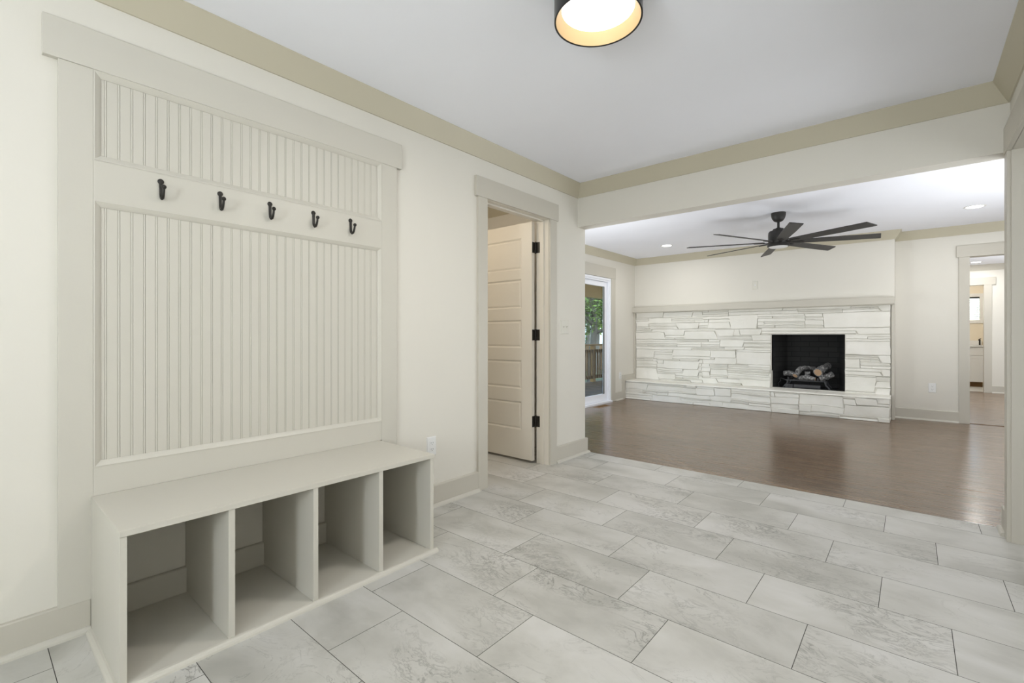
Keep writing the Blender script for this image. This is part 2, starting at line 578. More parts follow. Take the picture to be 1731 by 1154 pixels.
# hall and bathroom
BDX0, BDX1 = 0.30, 1.02
w = MB().box(-1.6, BDX0 - 0.01, HY, HY + 0.12, 0, CZ).box(BDX1 + 0.01, LRX, HY, HY + 0.12, 0, CZ).box(BDX0 - 0.01, BDX1 + 0.01, HY, HY + 0.12, OPZ + 0.01, CZ)
struct(w.build('wall_hall_end', 'wall'))
struct(MB().box(-1.7, -1.6, FY + 0.12, 14.6, 0, CZ).build('wall_hall_left', 'wall'))
BWX0, BWX1, BWZ0, BWZ1 = 0.42, 1.10, 1.40, 1.90
w = MB().box(-1.6, BWX0, 14.2, 14.32, 0, CZ).box(BWX1, 2.3, 14.2, 14.32, 0, CZ).box(BWX0, BWX1, 14.2, 14.32, 0, BWZ0).box(BWX0, BWX1, 14.2, 14.32, BWZ1, CZ)
struct(w.build('wall_bathroom_far', 'slab'))
struct(MB().box(1.75, 1.85, HY + 0.12, 14.2, 0, CZ).build('wall_bathroom_right', 'slab'))

# crown mouldings (room on the left of the walk)
CR = [(0, 2.283), (0.008, 2.283), (0.069, 2.384), (0.069, CZ), (0, CZ)]
struct(MB().sweep([(LX, BY0), (LX, BACK), (RX, BACK), (RX, BY0)], CR, closed=True).build('trim_1', 'trim'))
struct(MB().sweep([(LRX, FY), (BX1, FY), (BX1, BRY), (LLX, BRY), (LLX, BY1), (LRX, BY1)], CR, closed=True).build('trim_2', 'trim'))
struct(MB().sweep([(LX - 0.12, 1.5), (LX - 0.12, BY0), (-3.65, BY0), (-3.65, 1.5)], CR, closed=True).build('trim_3', 'trim'))
struct(MB().sweep([(LRX, FY + 0.12), (LRX, HY), (-1.6, HY), (-1.6, FY + 0.12)], CR, closed=True).build('trim_4', 'casing'))  # hall crown in the lightened trim tone, standing in for stronger light

# baseboards with a quarter-round shoe
def base(name, path, h=0.133, closed=False, shoe=True, mat='casing'):
    b = MB().sweep(path, [(0, 0), (0.018, 0), (0.018, h - 0.004), (0.014, h), (0, h)], closed)
    o = struct(b.build(name, mat))
    if shoe:
        pr = [(0.018, 0), (0.036, 0)] + [(0.018 + 0.018 * math.cos(a), 0.02 * math.sin(a)) for a in (PI * .12, PI * .25, PI * .38)] + [(0.018, 0.02)]
        MB().sweep(path, pr, closed).build('shoe_moulding', 'built', o)
    return o
base('baseboard_left_near', [(LX, 0.303), (LX, BACK), (RX, BACK), (RX, OY0 - 0.09)], 0.118)
base('baseboard_bench_back', [(LX, 1.487), (LX, 0.322)], 0.118, shoe=False, mat='built')
base('baseboard_left_mid', [(LX, DY0 - 0.092), (LX, 1.53)])
base('baseboard_left_end', [(-2.70, BY1), (LX, BY1), (LX, DY1 + 0.092)])
base('baseboard_right_end', [(RX, OY1 + 0.092), (RX, BY1), (RX + 0.3, BY1)])
base('baseboard_living_left', [(LLX, 7.17), (LLX, 6.917)], mat='casing')
base('baseboard_living_far', [(0.43, FY), (-0.17, FY)], mat='casing')
base('baseboard_hall_end', [(LRX, HY), (1.125, HY)], mat='casing')

# casing: craftsman legs and an oversailing head
def casing(parent, plane, axis, a0, a1, top, out, wl=0.092, hh=0.138, t=0.020, ear=0.022, legs=(1, 1), name='casing', mat='casing'):
    """axis 'y' : wall plane x = plane, opening runs a0..a1 along y (and the other way round); out = +1/-1 side of the wall"""
    def bx(a, b, z0, z1, tt=t):
        if axis == 'y': return (plane, plane + out * tt, a, b, z0, z1)
        return (a, b, plane, plane + out * tt, z0, z1)
    if legs[0]: box(*bx(a0 - wl, a0, 0, top)).build(name + '_leg', mat, parent, 0.0015)
    if legs[1]: box(*bx(a1, a1 + wl, 0, top)).build(name + '_leg', mat, parent, 0.0015)
    box(*bx(a0 - wl - ear, a1 + wl + ear, top, top + hh, t + 0.004)).build(name + '_head', mat, parent, 0.0015)

# --- door_1: closet door, standing open
d1 = struct(holder('door_1', (LX, DY0, 0)))
casing(d1, LX, 'y', DY0 - 0.004, DY1 + 0.004, OPZ + 0.002, 1)
j = MB()
j.box(LX - 0.12, LX + 0.004, DY0 - 0.012, DY0 + 0.0, 0, OPZ + 0.012).box(LX - 0.12, LX + 0.004, DY1, DY1 + 0.012, 0, OPZ + 0.012).box(LX - 0.12, LX + 0.004, DY0, DY1, OPZ, OPZ + 0.012)
j.box(LX - 0.075, LX - 0.04, DY0, DY0 + 0.011, 0, OPZ).box(LX - 0.075, LX - 0.04, DY1 - 0.011, DY1, 0, OPZ).box(LX - 0.075, LX - 0.04, DY0 + 0.011, DY1 - 0.011, OPZ - 0.011, OPZ)
j.build('door_frame', 'door', d1, 0.001)
# leaf: five raised panels
LY0, LY1 = 3.072, 3.107
lx1, lx0 = -2.402, -3.112
lz0, lz1 = 0.022, 2.008
pz = [(1.62, 1.885), (1.294, 1.54), (0.957, 1.194), (0.61, 0.852), (0.264, 0.503)]
leaf = MB()
sw = 0.112
leaf.box(lx0, lx0 + sw, LY0, LY1, lz0, lz1).box(lx1 - sw, lx1, LY0, LY1, lz0, lz1)
zc = [lz0] + [q for p in sorted(pz) for q in p] + [lz1]
for k in range(0, len(zc), 2):
    leaf.box(lx0 + sw, lx1 - sw, LY0, LY1, zc[k], zc[k + 1])
for z0, z1 in pz:
    a, b = lx0 + sw, lx1 - sw
    for yf, yi, yr in ((LY0, LY0 + 0.008, LY0 + 0.003), (LY1, LY1 - 0.008, LY1 - 0.003)):
        r0 = [(a, yf, z0), (b, yf, z0), (b, yf, z1), (a, yf, z1)]
        e = 0.012; g = 0.026
        r1 = [(a + e, yi, z0 + e), (b - e, yi, z0 + e), (b - e, yi, z1 - e), (a + e, yi, z1 - e)]
        r2 = [(a + g, yr, z0 + g), (b - g, yr, z0 + g), (b - g, yr, z1 - g), (a + g, yr, z1 - g)]
        leaf.poly(r0 + r1 + r2, [(i, (i + 1) % 4, 4 + (i + 1) % 4, 4 + i) for i in range(4)] + [(4 + i, 4 + (i + 1) % 4, 8 + (i + 1) % 4, 8 + i) for i in range(4)] + [(8, 9, 10, 11)])
lf = leaf.build('door_leaf', 'door', d1)
for hz in (1.795, 1.067, 0.347):
    h = MB()
    h.box(lx1, lx1 + 0.0035, LY0 + 0.004, LY1 + 0.002, hz - 0.045, hz + 0.045)
    h.box(lx1 + 0.012, lx1 + 0.046, DY1 - 0.0035, DY1, hz - 0.045, hz + 0.045)
    h.lathe((lx1 + 0.006, DY1 - 0.006, hz), [(0.0, -0.052), (0.004, -0.050), (0.0065, -0.046), (0.0065, 0.046), (0.004, 0.050), (0.0, 0.052)], 12)
    h.build('hinge', 'iron', lf, label='black butt hinge')

# --- door_2: sliding patio door in the living room
d2 = struct(holder('door_2', (LLX, SY0, 0)))
casing(d2, LLX, 'y', SY0, SY1 + 0.012, SZ + 0.004, 1, wl=0.135, hh=0.178, t=0.020, ear=0.004)
fr = MB()
X0, X1 = LLX - 0.10, LLX + 0.014
fr.box(X0, X1, SY0, SY0 + 0.03, 0.028, SZ).box(X0, X1, SY1 - 0.022, SY1 + 0.008, 0.028, SZ).box(X0, X1, SY0 + 0.03, SY1 - 0.022, SZ - 0.035, SZ).box(X0, X1 + 0.03, SY0, SY1 + 0.008, 0, 0.028)
fr.box(X0 + 0.02, X1 - 0.012, SY1 - 0.05, SY1 - 0.022, 0.028, SZ - 0.035).box(X0 + 0.02, X1 - 0.012, SY0 + 0.03, SY1 - 0.05, SZ - 0.058, SZ - 0.035)
fr.build('patio_frame', 'vinyl', d2, 0.002)
for (a, b, xx) in ((5.83, 6.715, LLX - 0.045), (4.965, 5.88, LLX - 0.085)):
    sh = MB()
    sh.box(xx - 0.018, xx + 0.018, a, a + 0.075, 0.03, SZ - 0.06).box(xx - 0.018, xx + 0.018, b - 0.075, b, 0.03, SZ - 0.06)
    sh.box(xx - 0.018, xx + 0.018, a + 0.075, b - 0.075, 0.03, 0.14).box(xx - 0.018, xx + 0.018, a + 0.075, b - 0.075, SZ - 0.135, SZ - 0.06)
    s_ = sh.build('patio_sash', 'vinyl', d2, 0.002)
    MB().box(xx + 0.012, xx + 0.020, b - 0.125, b - 0.075, 0.14, SZ - 0.135).build('screen_edge', 'gasket', s_)
    MB().box(xx - 0.003, xx + 0.003, a + 0.07, b - 0.07, 0.135, SZ - 0.13).build('glass_pane', 'glass', s_)

# --- door_3: cased doorway from the living room to the hall
d3 = struct(holder('door_3', (FX0, FY, 0)))
casing(d3, FY, 'x', FX0, FX1, OPZ, -1, wl=0.095)
MB().box(FX0 - 0.012, FX0, FY, FY + 0.12, 0, OPZ).box(FX1, FX1 + 0.012, FY, FY + 0.12, 0, OPZ).box(FX0 - 0.012, FX1 + 0.012, FY, FY + 0.12, OPZ, OPZ + 0.012).build('door_frame', 'casing', d3, 0.001)
# --- door_4: bathroom doorway at the end of the hall
d4 = struct(holder('door_4', (BDX0, HY, 0)))
casing(d4, HY, 'x', BDX0, BDX1, OPZ, -1, wl=0.105, ear=0.05)
MB().box(BDX0 - 0.01, BDX0, HY, HY + 0.12, 0, OPZ).box(BDX1, BDX1 + 0.01, HY, HY + 0.12, 0, OPZ).box(BDX0 - 0.01, BDX1 + 0.01, HY, HY + 0.12, OPZ, OPZ + 0.01).build('door_frame', 'casing', d4, 0.001)
# --- door_5: wide cased opening in the right wall
d5 = struct(holder('door_5', (RX, OY0, 0)))
casing(d5, RX, 'y', OY0 - 0.005, OY1 + 0.005, OPZ, -1, wl=0.085, ear=-0.006)
MB().box(RX - 0.004, RX + 0.124, OY0 - 0.012, OY0, 0, OPZ).box(RX - 0.004, RX + 0.124, OY1, OY1 + 0.012, 0, OPZ).box(RX - 0.004, RX + 0.124, OY0 - 0.012, OY1 + 0.012, OPZ, OPZ + 0.012).build('door_frame', 'casing', d5, 0.001)

# --- window_1: bathroom window with a blind
w1 = struct(holder('window_1', (BWX0, 14.2, BWZ0)))
f = MB()
f.box(BWX0 - 0.07, BWX0, 14.18, 14.2, BWZ0 - 0.07, BWZ1 + 0.07).box(BWX1, BWX1 + 0.07, 14.18, 14.2, BWZ0 - 0.07, BWZ1 + 0.07).box(BWX0, BWX1, 14.18, 14.2, BWZ1, BWZ1 + 0.07).box(BWX0, BWX1, 14.18, 14.2, BWZ0 - 0.07, BWZ0)
f.build('window_frame', 'counter', w1, 0.001)
MB().box(BWX0, BWX1, 14.26, 14.266, BWZ0, BWZ1).build('window_pane', 'glass', w1)
bl = MB()
for k in range(11):
    zz = BWZ0 + 0.03 + k * 0.038
    bl.poly([(BWX0 + 0.01, 14.205, zz), (BWX1 - 0.01, 14.205, zz), (BWX1 - 0.01, 14.235, zz + 0.018), (BWX0 + 0.01, 14.235, zz + 0.018),
             (BWX0 + 0.01, 14.205, zz + 0.002), (BWX1 - 0.01, 14.205, zz + 0.002), (BWX1 - 0.01, 14.235, zz + 0.020), (BWX0 + 0.01, 14.235, zz + 0.020)],
            [(0, 3, 2, 1), (4, 5, 6, 7), (0, 1, 5, 4), (1, 2, 6, 5), (2, 3, 7, 6), (3, 0, 4, 7)])
bl.build('window_blind', 'shadeblind', w1)
MB().box(BWX0, BWX1, 14.204, 14.24, BWZ1 - 0.035, BWZ1 - 0.005).build('blind_headrail', 'dark', w1)
# threshold strip in the far doorway and wood nosing beside the fireplace return
struct(MB().prism([(FX0, 0.0), (FX1, 0.0), (FX1, 0.006), (FX0, 0.006)], 'y', FY + 0.02, FY + 0.09).build('trim_5', 'wood'))

# ================================================================== THINGS
# ---- mudroom wall panel
FXP = LX + 0.020                         # face of the boards
wp = thing('mudroom_panel', (LX, 0.92, 0.0), 'tall greige board and beadboard wall panel rising behind the cubby bench', 'wall panel')
wp['kind'] = 'thing'
y0, ya, yb, y1 = 0.218, 0.310, 1.522, 1.622
MB().box(LX, FXP, y0, ya, 0.133 - 0.02, 2.022).build('stile', 'built', wp, 0.001)
MB().box(LX, FXP, yb, y1, 0.133, 2.022).build('stile', 'built', wp, 0.001)
MB().box(LX, FXP, ya, yb, 1.552, 1.696).build('hook_rail', 'built', wp, 0.001)
MB().box(LX, FXP, ya, yb, 0.4806, 0.583).build('bottom_rail', 'built', wp, 0.001)
MB().box(LX, FXP + 0.004, 0.179, 1.655, 2.022, 2.162).build('head_board', 'built', wp, 0.0015)
def bead(z0, z1):
    prof = []
    yy = ya
    P0 = LX + 0.0065
    prof.append((P0, yy))
    s = 0.3458
    while s < yb - 0.012:
        prof += [(P0, s - 0.0041), (P0 - 0.0024, s - 0.0032), (P0 - 0.0004, s - 0.0022), (P0, s), (P0 - 0.0004, s + 0.0022), (P0 - 0.0024, s + 0.0032), (P0, s + 0.0041)]
        s += 0.0384
    prof.append((P0, yb))
    prof += [(LX + 0.0008, yb), (LX + 0.0008, ya)]
    return MB().prism(prof, 'z', z0, z1)
bead(1.696, 2.022).build('beadboard', 'built', wp)
bead(0.583, 1.552).build('beadboard', 'built', wp)
def picture_mould(z0, z1):
    m = MB()
    rings = []
    for inset, xx in ((0.0, FXP - 0.0002), (0.0, FXP + 0.001), (0.004, FXP + 0.0015), (0.016, FXP - 0.006), (0.022, LX + 0.009), (0.022, LX + 0.0066)):
        rings.append([(xx, ya + inset, z0 + inset), (xx, yb - inset, z0 + inset), (xx, yb - inset, z1 - inset), (xx, ya + inset, z1 - inset)])
    pts = [p for r in rings for p in r]; fs = []
    for r in range(len(rings) - 1):
        for i in range(4):
            k = (i + 1) % 4
            fs.append((r * 4 + i, r * 4 + k, r * 4 + 4 + k, r * 4 + 4 + i))
    return m.poly(pts, fs)
picture_mould(1.696, 2.022).build('panel_moulding', 'built', wp)
picture_mould(0.583, 1.552).build('panel_moulding', 'built', wp)

# ---- cubby bench
BX = -1.788
cb = thing('cubby_bench', (LX + 0.25, 0.905, 0.0), 'long greige built-in bench with four open cubbies under its seat', 'bench')
by0, by1 = 0.304, 1.505
bt = MB().box(FXP, BX + 0.003, by0 - 0.001, by1 + 0.002, 0.461, 0.481)
bt.build('seat_top', 'built', cb, 0.0012)
for a, b in ((by0, by0 + 0.019), (by1 - 0.02, by1)):
    MB().box(FXP, BX, a, b, 0.0, 0.461).build('side_panel', 'built', cb, 0.001)
for a in (0.597, 0.897, 1.196):
    MB().box(LX + 0.001, BX, a, a + 0.0205, 0.018, 0.461).build('divider', 'built', cb, 0.001)
MB().box(FXP, BX, by0 + 0.019, by1 - 0.02, 0.0, 0.018).build('bottom_board', 'built', cb, 0.001)
q = [(0, 0), (0.018, 0)] + [(0.018 * math.cos(a), 0.018 * math.sin(a)) for a in (PI * .12, PI * .25, PI * .38)] + [(0, 0.018)]
MB().sweep([(BX, by1 + 0.018), (BX, by0), (FXP + 0.02, by0)][::-1], q).build('quarter_round', 'built', cb) if False else None
MB().sweep([(FXP + 0.02, by0), (BX, by0), (BX, by1 + 0.018)], [(-d, z) for d, z in q]).build('quarter_round', 'built', cb)

# ---- coat hooks
ORD = ['leftmost of the five black coat hooks, nearest the left stile of the panel',
       'second black coat hook from the left on the panel rail',
       'middle one of the five black coat hooks on the panel rail',
       'fourth black coat hook from the left on the panel rail',
       'rightmost of the five black coat hooks, nearest the closet doorway']
hk = holder('coat_hook', (FXP, 0.510, 1.660))
yy = 0.510
b_ = MB(); X = FXP
b_.tube([(X + 0.003, yy, 1.662), (X + 0.003, yy, 1.650), (X + 0.004, yy, 1.632), (X + 0.0045, yy, 1.616), (X + 0.008, yy, 1.603), (X + 0.016, yy, 1.5965), (X + 0.026, yy, 1.598), (X + 0.034, yy, 1.606), (X + 0.040, yy, 1.618), (X + 0.043, yy, 1.630)],
        [0.0062, 0.0062, 0.006, 0.0058, 0.0058, 0.0060, 0.0060, 0.0055, 0.0050, 0.0048], 10)
b_.build('hook_bar', 'iron', hk, smooth=True)
MB().sphere((X + 0.0445, yy, 1.6365), 0.0088, 14, 8).build('hook_tip', 'iron', hk, smooth=True)
MB().lathe((X, yy, 1.6655), [(0.0, 0.007), (0.006, 0.0062), (0.0105, 0.003), (0.0108, 0.0)], 20, 'x').build('mounting_head', 'iron', hk, smooth=True)
tag(hk, ORD[0], 'hook', 'coat hooks on the panel rail')
for k, y_ in enumerate((0.718, 0.922, 1.128, 1.329)):
    c = copy_tree(hk); c.location.y = y_; tag(c, ORD[k + 1], 'hook', 'coat hooks on the panel rail')

# ---- electrical plates
def outlet(loc, rot, label, gangs=1, kind='outlet', parts=True, h=0.118, wd=0.074):
    """built facing +X at the origin then turned"""
    r = holder('wall_outlet' if kind == 'outlet' else ('light_switch' if kind == 'switch' else 'blank_plate'), (0, 0, 0))
    ww = wd + (gangs - 1) * 0.046
    e = 0.004
    MB().poly([(0, -ww / 2, -h / 2), (0, ww / 2, -h / 2), (0, ww / 2, h / 2), (0, -ww / 2, h / 2),
               (0.006, -ww / 2 + e, -h / 2 + e), (0.006, ww / 2 - e, -h / 2 + e), (0.006, ww / 2 - e, h / 2 - e), (0.006, -ww / 2 + e, h / 2 - e)],
              [(0, 1, 2, 3), (4, 7, 6, 5), (0, 4, 5, 1), (1, 5, 6, 2), (2, 6, 7, 3), (3, 7, 4, 0)]).build('cover_plate', 'white' if kind == 'outlet' else 'plate', r)
    if kind == 'outlet':
        for s in (-1, 1):
            f_ = MB().box(0.006, 0.0085, -0.0165, 0.0165, s * 0.0195 - 0.0135, s * 0.0195 + 0.0135).build('receptacle', 'white', r, 0.001)
            MB().box(0.0085, 0.0090, -0.0080, -0.0060, s * 0.0195 - 0.001, s * 0.0195 + 0.008).box(0.0085, 0.0090, 0.0060, 0.0080, s * 0.0195 - 0.001, s * 0.0195 + 0.008).box(0.0085, 0.0090, -0.0022, 0.0022, s * 0.0195 - 0.009, s * 0.0195 - 0.005).build('slots', 'dark', f_)
    if kind == 'switch':
        for g in range(gangs):
            yy_ = (g - (gangs - 1) / 2) * 0.046
            f_ = MB().box(0.006, 0.0072, yy_ - 0.006, yy_ + 0.006, -0.012, 0.012).build('toggle_collar', 'plate', r, 0.0005)
            MB().prism([(0.0072, -0.004), (0.017, 0.006), (0.017, 0.010), (0.0072, 0.004)], 'y', yy_ - 0.0035, yy_ + 0.0035).build('toggle', 'plate', f_)
    if kind == 'blank':
        MB().lathe((0.006, 0, 0), [(0, 0.002), (0.006, 0.0018), (0.008, 0)], 16, 'x').build('cable_jack', 'vinyl', r)
    r.location = loc; r.rotation_euler = (0, 0, rot)
    tag(r, label, 'outlet' if kind == 'outlet' else ('light switch' if kind == 'switch' else 'cover plate'))
    return r
outlet((LX, 1.892, 0.376), 0, 'white wall outlet just right of the cubby bench')
outlet((LX, 3.356, 1.134), 0, 'cream two-toggle light switch beside the closet doorway', 2, 'switch')
outlet((0.190, FY, 0.409), -PI / 2, 'white wall outlet between the fireplace and the far doorway')
outlet((-1.778, BRY, 1.812), -PI / 2, 'small white plate high on the wall above the mantel', 1, 'blank')
outlet((LLX, 7.115, 0.40), 0, 'white wall outlet in the corner between patio door and hearth')

# ---- drum ceiling light in the entry
DC = (-0.912, 1.575)
dl = thing('drum_ceiling_light', (DC[0], DC[1], 2.26), 'round black drum light with warm cream lining on the entry ceiling', 'ceiling light')
MB().lathe((DC[0], DC[1], 0), [(0.1590, 2.262), (0.1610, 2.260), (0.1655, 2.260), (0.1655, CZ - 0.001), (0.1625, CZ - 0.001), (0.1625, 2.30)], 72).build('drum_shell', 'drum', dl, smooth=True)
MB().lathe((DC[0], DC[1], 0), [(0.1612, 2.2605), (0.1605, 2.263), (0.1385, 2.306), (0.1385, 2.310), (0.1622, 2.310)], 72).build('drum_lining', 'drumin', dl, smooth=True)
MB().lathe((DC[0], DC[1], 0), [(0, 2.304), (0.10, 2.3045), (0.1380, 2.307)], 64).build('diffuser', 'lamp', dl, smooth=True)

# ---- recessed lights
def can(loc, label):
    r = thing('recessed_light', (loc[0], loc[1], CZ), label, 'recessed light', 'recessed ceiling lights')
    MB().lathe((loc[0], loc[1], CZ), [(0.066, -0.0005), (0.068, -0.004), (0.084, -0.004), (0.088, -0.0005)], 40).build('trim_ring', 'white', r, smooth=True)
    MB().lathe((loc[0], loc[1], CZ), [(0, -0.0025), (0.067, -0.0025)], 40).build('lens', 'can', r)
    return r
can((-2.76, 6.76), 'small lit recessed light left of the ceiling fan')
can((0.49, 6.78), 'lit recessed light right of the ceiling fan, before the far doorway')
can((0.875, 11.9), 'lit recessed light in the hall ceiling beyond the far doorway')

# ---- ceiling fan
FC = Vector((-1.105, 5.75, 0))
fan = thing('ceiling_fan', (FC.x, FC.y, CZ), 'large black eight-blade ceiling fan in the living room', 'ceiling fan')
MB().lathe((FC.x, FC.y, 0), [(0, 2.292), (0.025, 2.294), (0.045, 2.305), (0.062, 2.33), (0.070, 2.36), (0.072, CZ - 0.001), (0, CZ - 0.001)], 40).build('canopy', 'fan', fan, smooth=True)
MB().lathe((FC.x, FC.y, 0), [(0.0125, 2.22), (0.0125, 2.30)], 20).build('downrod', 'fan', fan, smooth=True)
MB().lathe((FC.x, FC.y, 0), [(0, 2.232), (0.020, 2.230), (0.028, 2.222), (0.050, 2.218), (0.056, 2.205), (0.085, 2.195), (0.097, 2.180), (0.100, 2.150), (0.098, 2.075), (0.092, 2.055), (0, 2.055)], 48).build('motor_housing', 'fan', fan, smooth=True)
lk = MB().lathe((FC.x, FC.y, 0), [(0, 2.056), (0.105, 2.056), (0.108, 2.050), (0.108, 2.030), (0.100, 2.024), (0.094, 2.024)], 48).build('light_ring', 'fan', fan, smooth=True)
MB().lathe((FC.x, FC.y, 0), [(0.095, 2.026), (0.085, 2.018), (0.05, 2.012), (0, 2.010)], 40).build('fan_lens', 'fanlight', lk, smooth=True)
for k in range(8):
    ang = math.radians(65 + 45 * k)
    R = Matrix.Rotation(ang, 3, 'Z') @ Matrix.Rotation(math.radians(-13), 3, 'X')
    def T(p): return tuple(Vector((FC.x, FC.y, 2.075)) + R @ Vector(p))
    # blade outline: narrow root, broad slanted tip
    top = [(0.135, -0.034), (0.165, -0.046), (0.60, -0.057), (0.895, -0.060), (0.902, -0.058), (0.932, 0.046), (0.926, 0.052), (0.60, 0.053), (0.165, 0.044), (0.135, 0.032)]
    n = len(top)
    pts = [T((x, y, 0.004)) for x, y in top] + [T((x, y, -0.004)) for x, y in top]
    bl_ = MB().poly(pts, [tuple(range(n)), tuple(reversed(range(n, 2 * n)))] + [(i, n + i, n + (i + 1) % n, (i + 1) % n) for i in range(n)])
    bo = bl_.build('blade', 'blade', fan, 0.001)
    ir = MB()
    out = [(0.06, -0.020), (0.15, -0.014), (0.215, -0.020), (0.240, 0.0), (0.215, 0.020), (0.15, 0.014), (0.06, 0.020)]
    n = len(out)
    pts = [T((x, y, -0.004)) for x, y in out] + [T((x, y, -0.010)) for x, y in out]
    ir.poly(pts, [tuple(range(n)), tuple(reversed(range(n, 2 * n)))] + [(i, n + i, n + (i + 1) % n, (i + 1) % n) for i in range(n)])
    ir.build('blade_iron', 'fan', bo)

# ---- fireplace
STONES = [(-366,-317,137,146),(-317,-269,136,145),(-269,-253,136,144),(-253,-214,136,143),(-366,-343,132,137),(-343,-303,127,136),
 (-366,-343,122,132),(-303,-253,131,136),(-303,-265,127,131),(-265,-250,127,131),(-342,-293,122,127),(-366,-341,117,122),
 (-341,-293,117,122),(-293,-259,117,127),(-366,-337,112,117),(-337,-315,112,117),(-366,-315,100,112),(-315,-282,107,117),
 (-313,-282,100,107),(-282,-260,113,117),(-260,-232,113,117),(-282,-232,100,113),(-366,-293,96,100),(-366,-294,93,96),
 (-366,-294,88,93),(-294,-255,88,96),(-255,-227,88,96),(-366,-270,83,88),(-270,-220,83,88),(-253,-212,132,136),(-244,-212,127,132),
 (-244,-212,117,127),(-212,-174,116,137),(-214,-156,137,142),(-244,-215,143,146),(-185,-141,142,146),(-156,-122,137,142),
 (-174,-114,131,137),(-174,-114,126,131),(-174,-165,121,126),(-165,-114,121,126),(-174,-151,117,121),(-151,-114,117,121),
 (-232,-207,105,116),(-207,-198,106,116),(-198,-169,107,116),(-231,-181,100,105),(-181,-156,99,107),(-193,-156,94,99),
 (-193,-156,90,94),(-227,-193,89,100),(-244,-227,96,100),(-192,-156,85,90),(-220,-192,85,89),(-201,-156,82,85),(-122,-71,137,142),
 (-71,-32,137,141),(-32,-21,137,146),(-62,-32,141,146),(-123,-62,142,146),(-92,-21,117,137),(-114,-93,132,137),(-114,-92,128,132),
 (-114,-92,121,128),(-114,-92,117,121),(-169,-56,109,117),(-56,-21,108,117),(-68,-44,102,108),(-44,-21,102,108),(-68,-21,99,102),
 (-68,-21,81,99),(-68,-32,75,80),(-32,-21,71,81),(-68,-52,63,75),(-52,-21,63,71),(-52,-41,71,75),(-41,-32,71,75),(-68,-30,59,63),
 (-30,-21,54,63),(-68,-30,54,59),(-68,-36,33,52),(-36,-21,39,47),(-36,-21,47,53),(-36,-21,30,39),(-366,-333,69,83),
 (-333,-301,79,83),(-333,-301,75,79),(-333,-301,67,75),(-301,-241,73,83),(-301,-241,69,73),(-366,-335,63,69),(-366,-328,57,63),
 (-328,-317,59,65),(-328,-317,52,59),(-366,-328,51,57),(-317,-259,52,65),(-366,-327,32,51),(-327,-284,46,52),(-284,-259,41,52),
 (-327,-297,34,43),(-297,-259,36,41),(-255,-242,56,62),(-255,-241,50,56),(-241,-204,72,83),(-235,-203,62,72),(-203,-156,63,82),
 (-253,-235,62,69),(-242,-215,56,62),(-215,-186,56,62),(-186,-157,56,63),(-216,-157,51,56),(-216,-157,41,46),(-241,-216,45,54),
 (-242,-216,40,45),(-253,-242,40,50),(-253,-231,31,40),(-231,-196,34,40),(-196,-157,31,41),(-366,-322,30,32),(-322,-299,30,34),
 (-299,-271,30,33),(-271,-230,30,31),(-230,-191,30,31),(-191,-156,30,31),(-68,-36,30,33),(-271,-253,31,36),(-231,-196,31,34),
 (-157,-156,31,38),(-327,-322,32,34),(-299,-271,33,34),(-297,-275,34,36),(-275,-271,34,36),(-259,-253,36,42),(-157,-156,38,46),
 (-216,-196,40,41),(-297,-284,41,46),(-259,-253,42,48),(-327,-297,43,46),(-242,-241,45,49),(-216,-159,46,49),(-159,-156,46,51),
 (-259,-253,48,50),(-242,-241,49,50),(-216,-196,49,51),(-196,-159,49,51),(-259,-255,50,57),(-328,-327,51,52),(-157,-156,51,59),
 (-68,-36,52,54),(-36,-21,53,54),(-241,-216,54,56),(-259,-255,57,62),(-157,-156,59,63),(-259,-253,62,68),(-203,-186,62,63),
 (-335,-328,63,66),(-328,-290,65,67),(-290,-259,65,69),(-335,-328,66,67),(-335,-333,67,69),(-301,-290,67,69),(-259,-253,68,69),
 (-241,-235,69,72),(-204,-203,72,77),(-204,-203,77,84),(-68,-32,80,81),(-203,-201,82,85),(-220,-204,83,85),(-204,-203,84,85),
 (-227,-220,88,89),(-193,-192,89,90),(-293,-244,96,99),(-293,-244,99,100),(-193,-181,99,100),(-315,-313,100,104),
 (-232,-231,100,105),(-315,-313,104,107),(-207,-181,105,106),(-198,-181,106,107),(-169,-156,107,109),(-68,-56,108,109),
 (-232,-212,116,117),(-174,-169,116,117),(-259,-244,117,122),(-343,-342,122,127),(-259,-244,122,127),(-250,-244,127,131),
 (-253,-244,131,132),(-93,-92,132,137),(-343,-317,136,137),(-214,-212,136,137),(-71,-62,141,142),(-214,-185,142,146),
 (-141,-123,142,146),(-253,-244,143,146),(-215,-214,143,146),(-269,-253,144,146),(-317,-289,145,146),(-289,-269,145,146),]
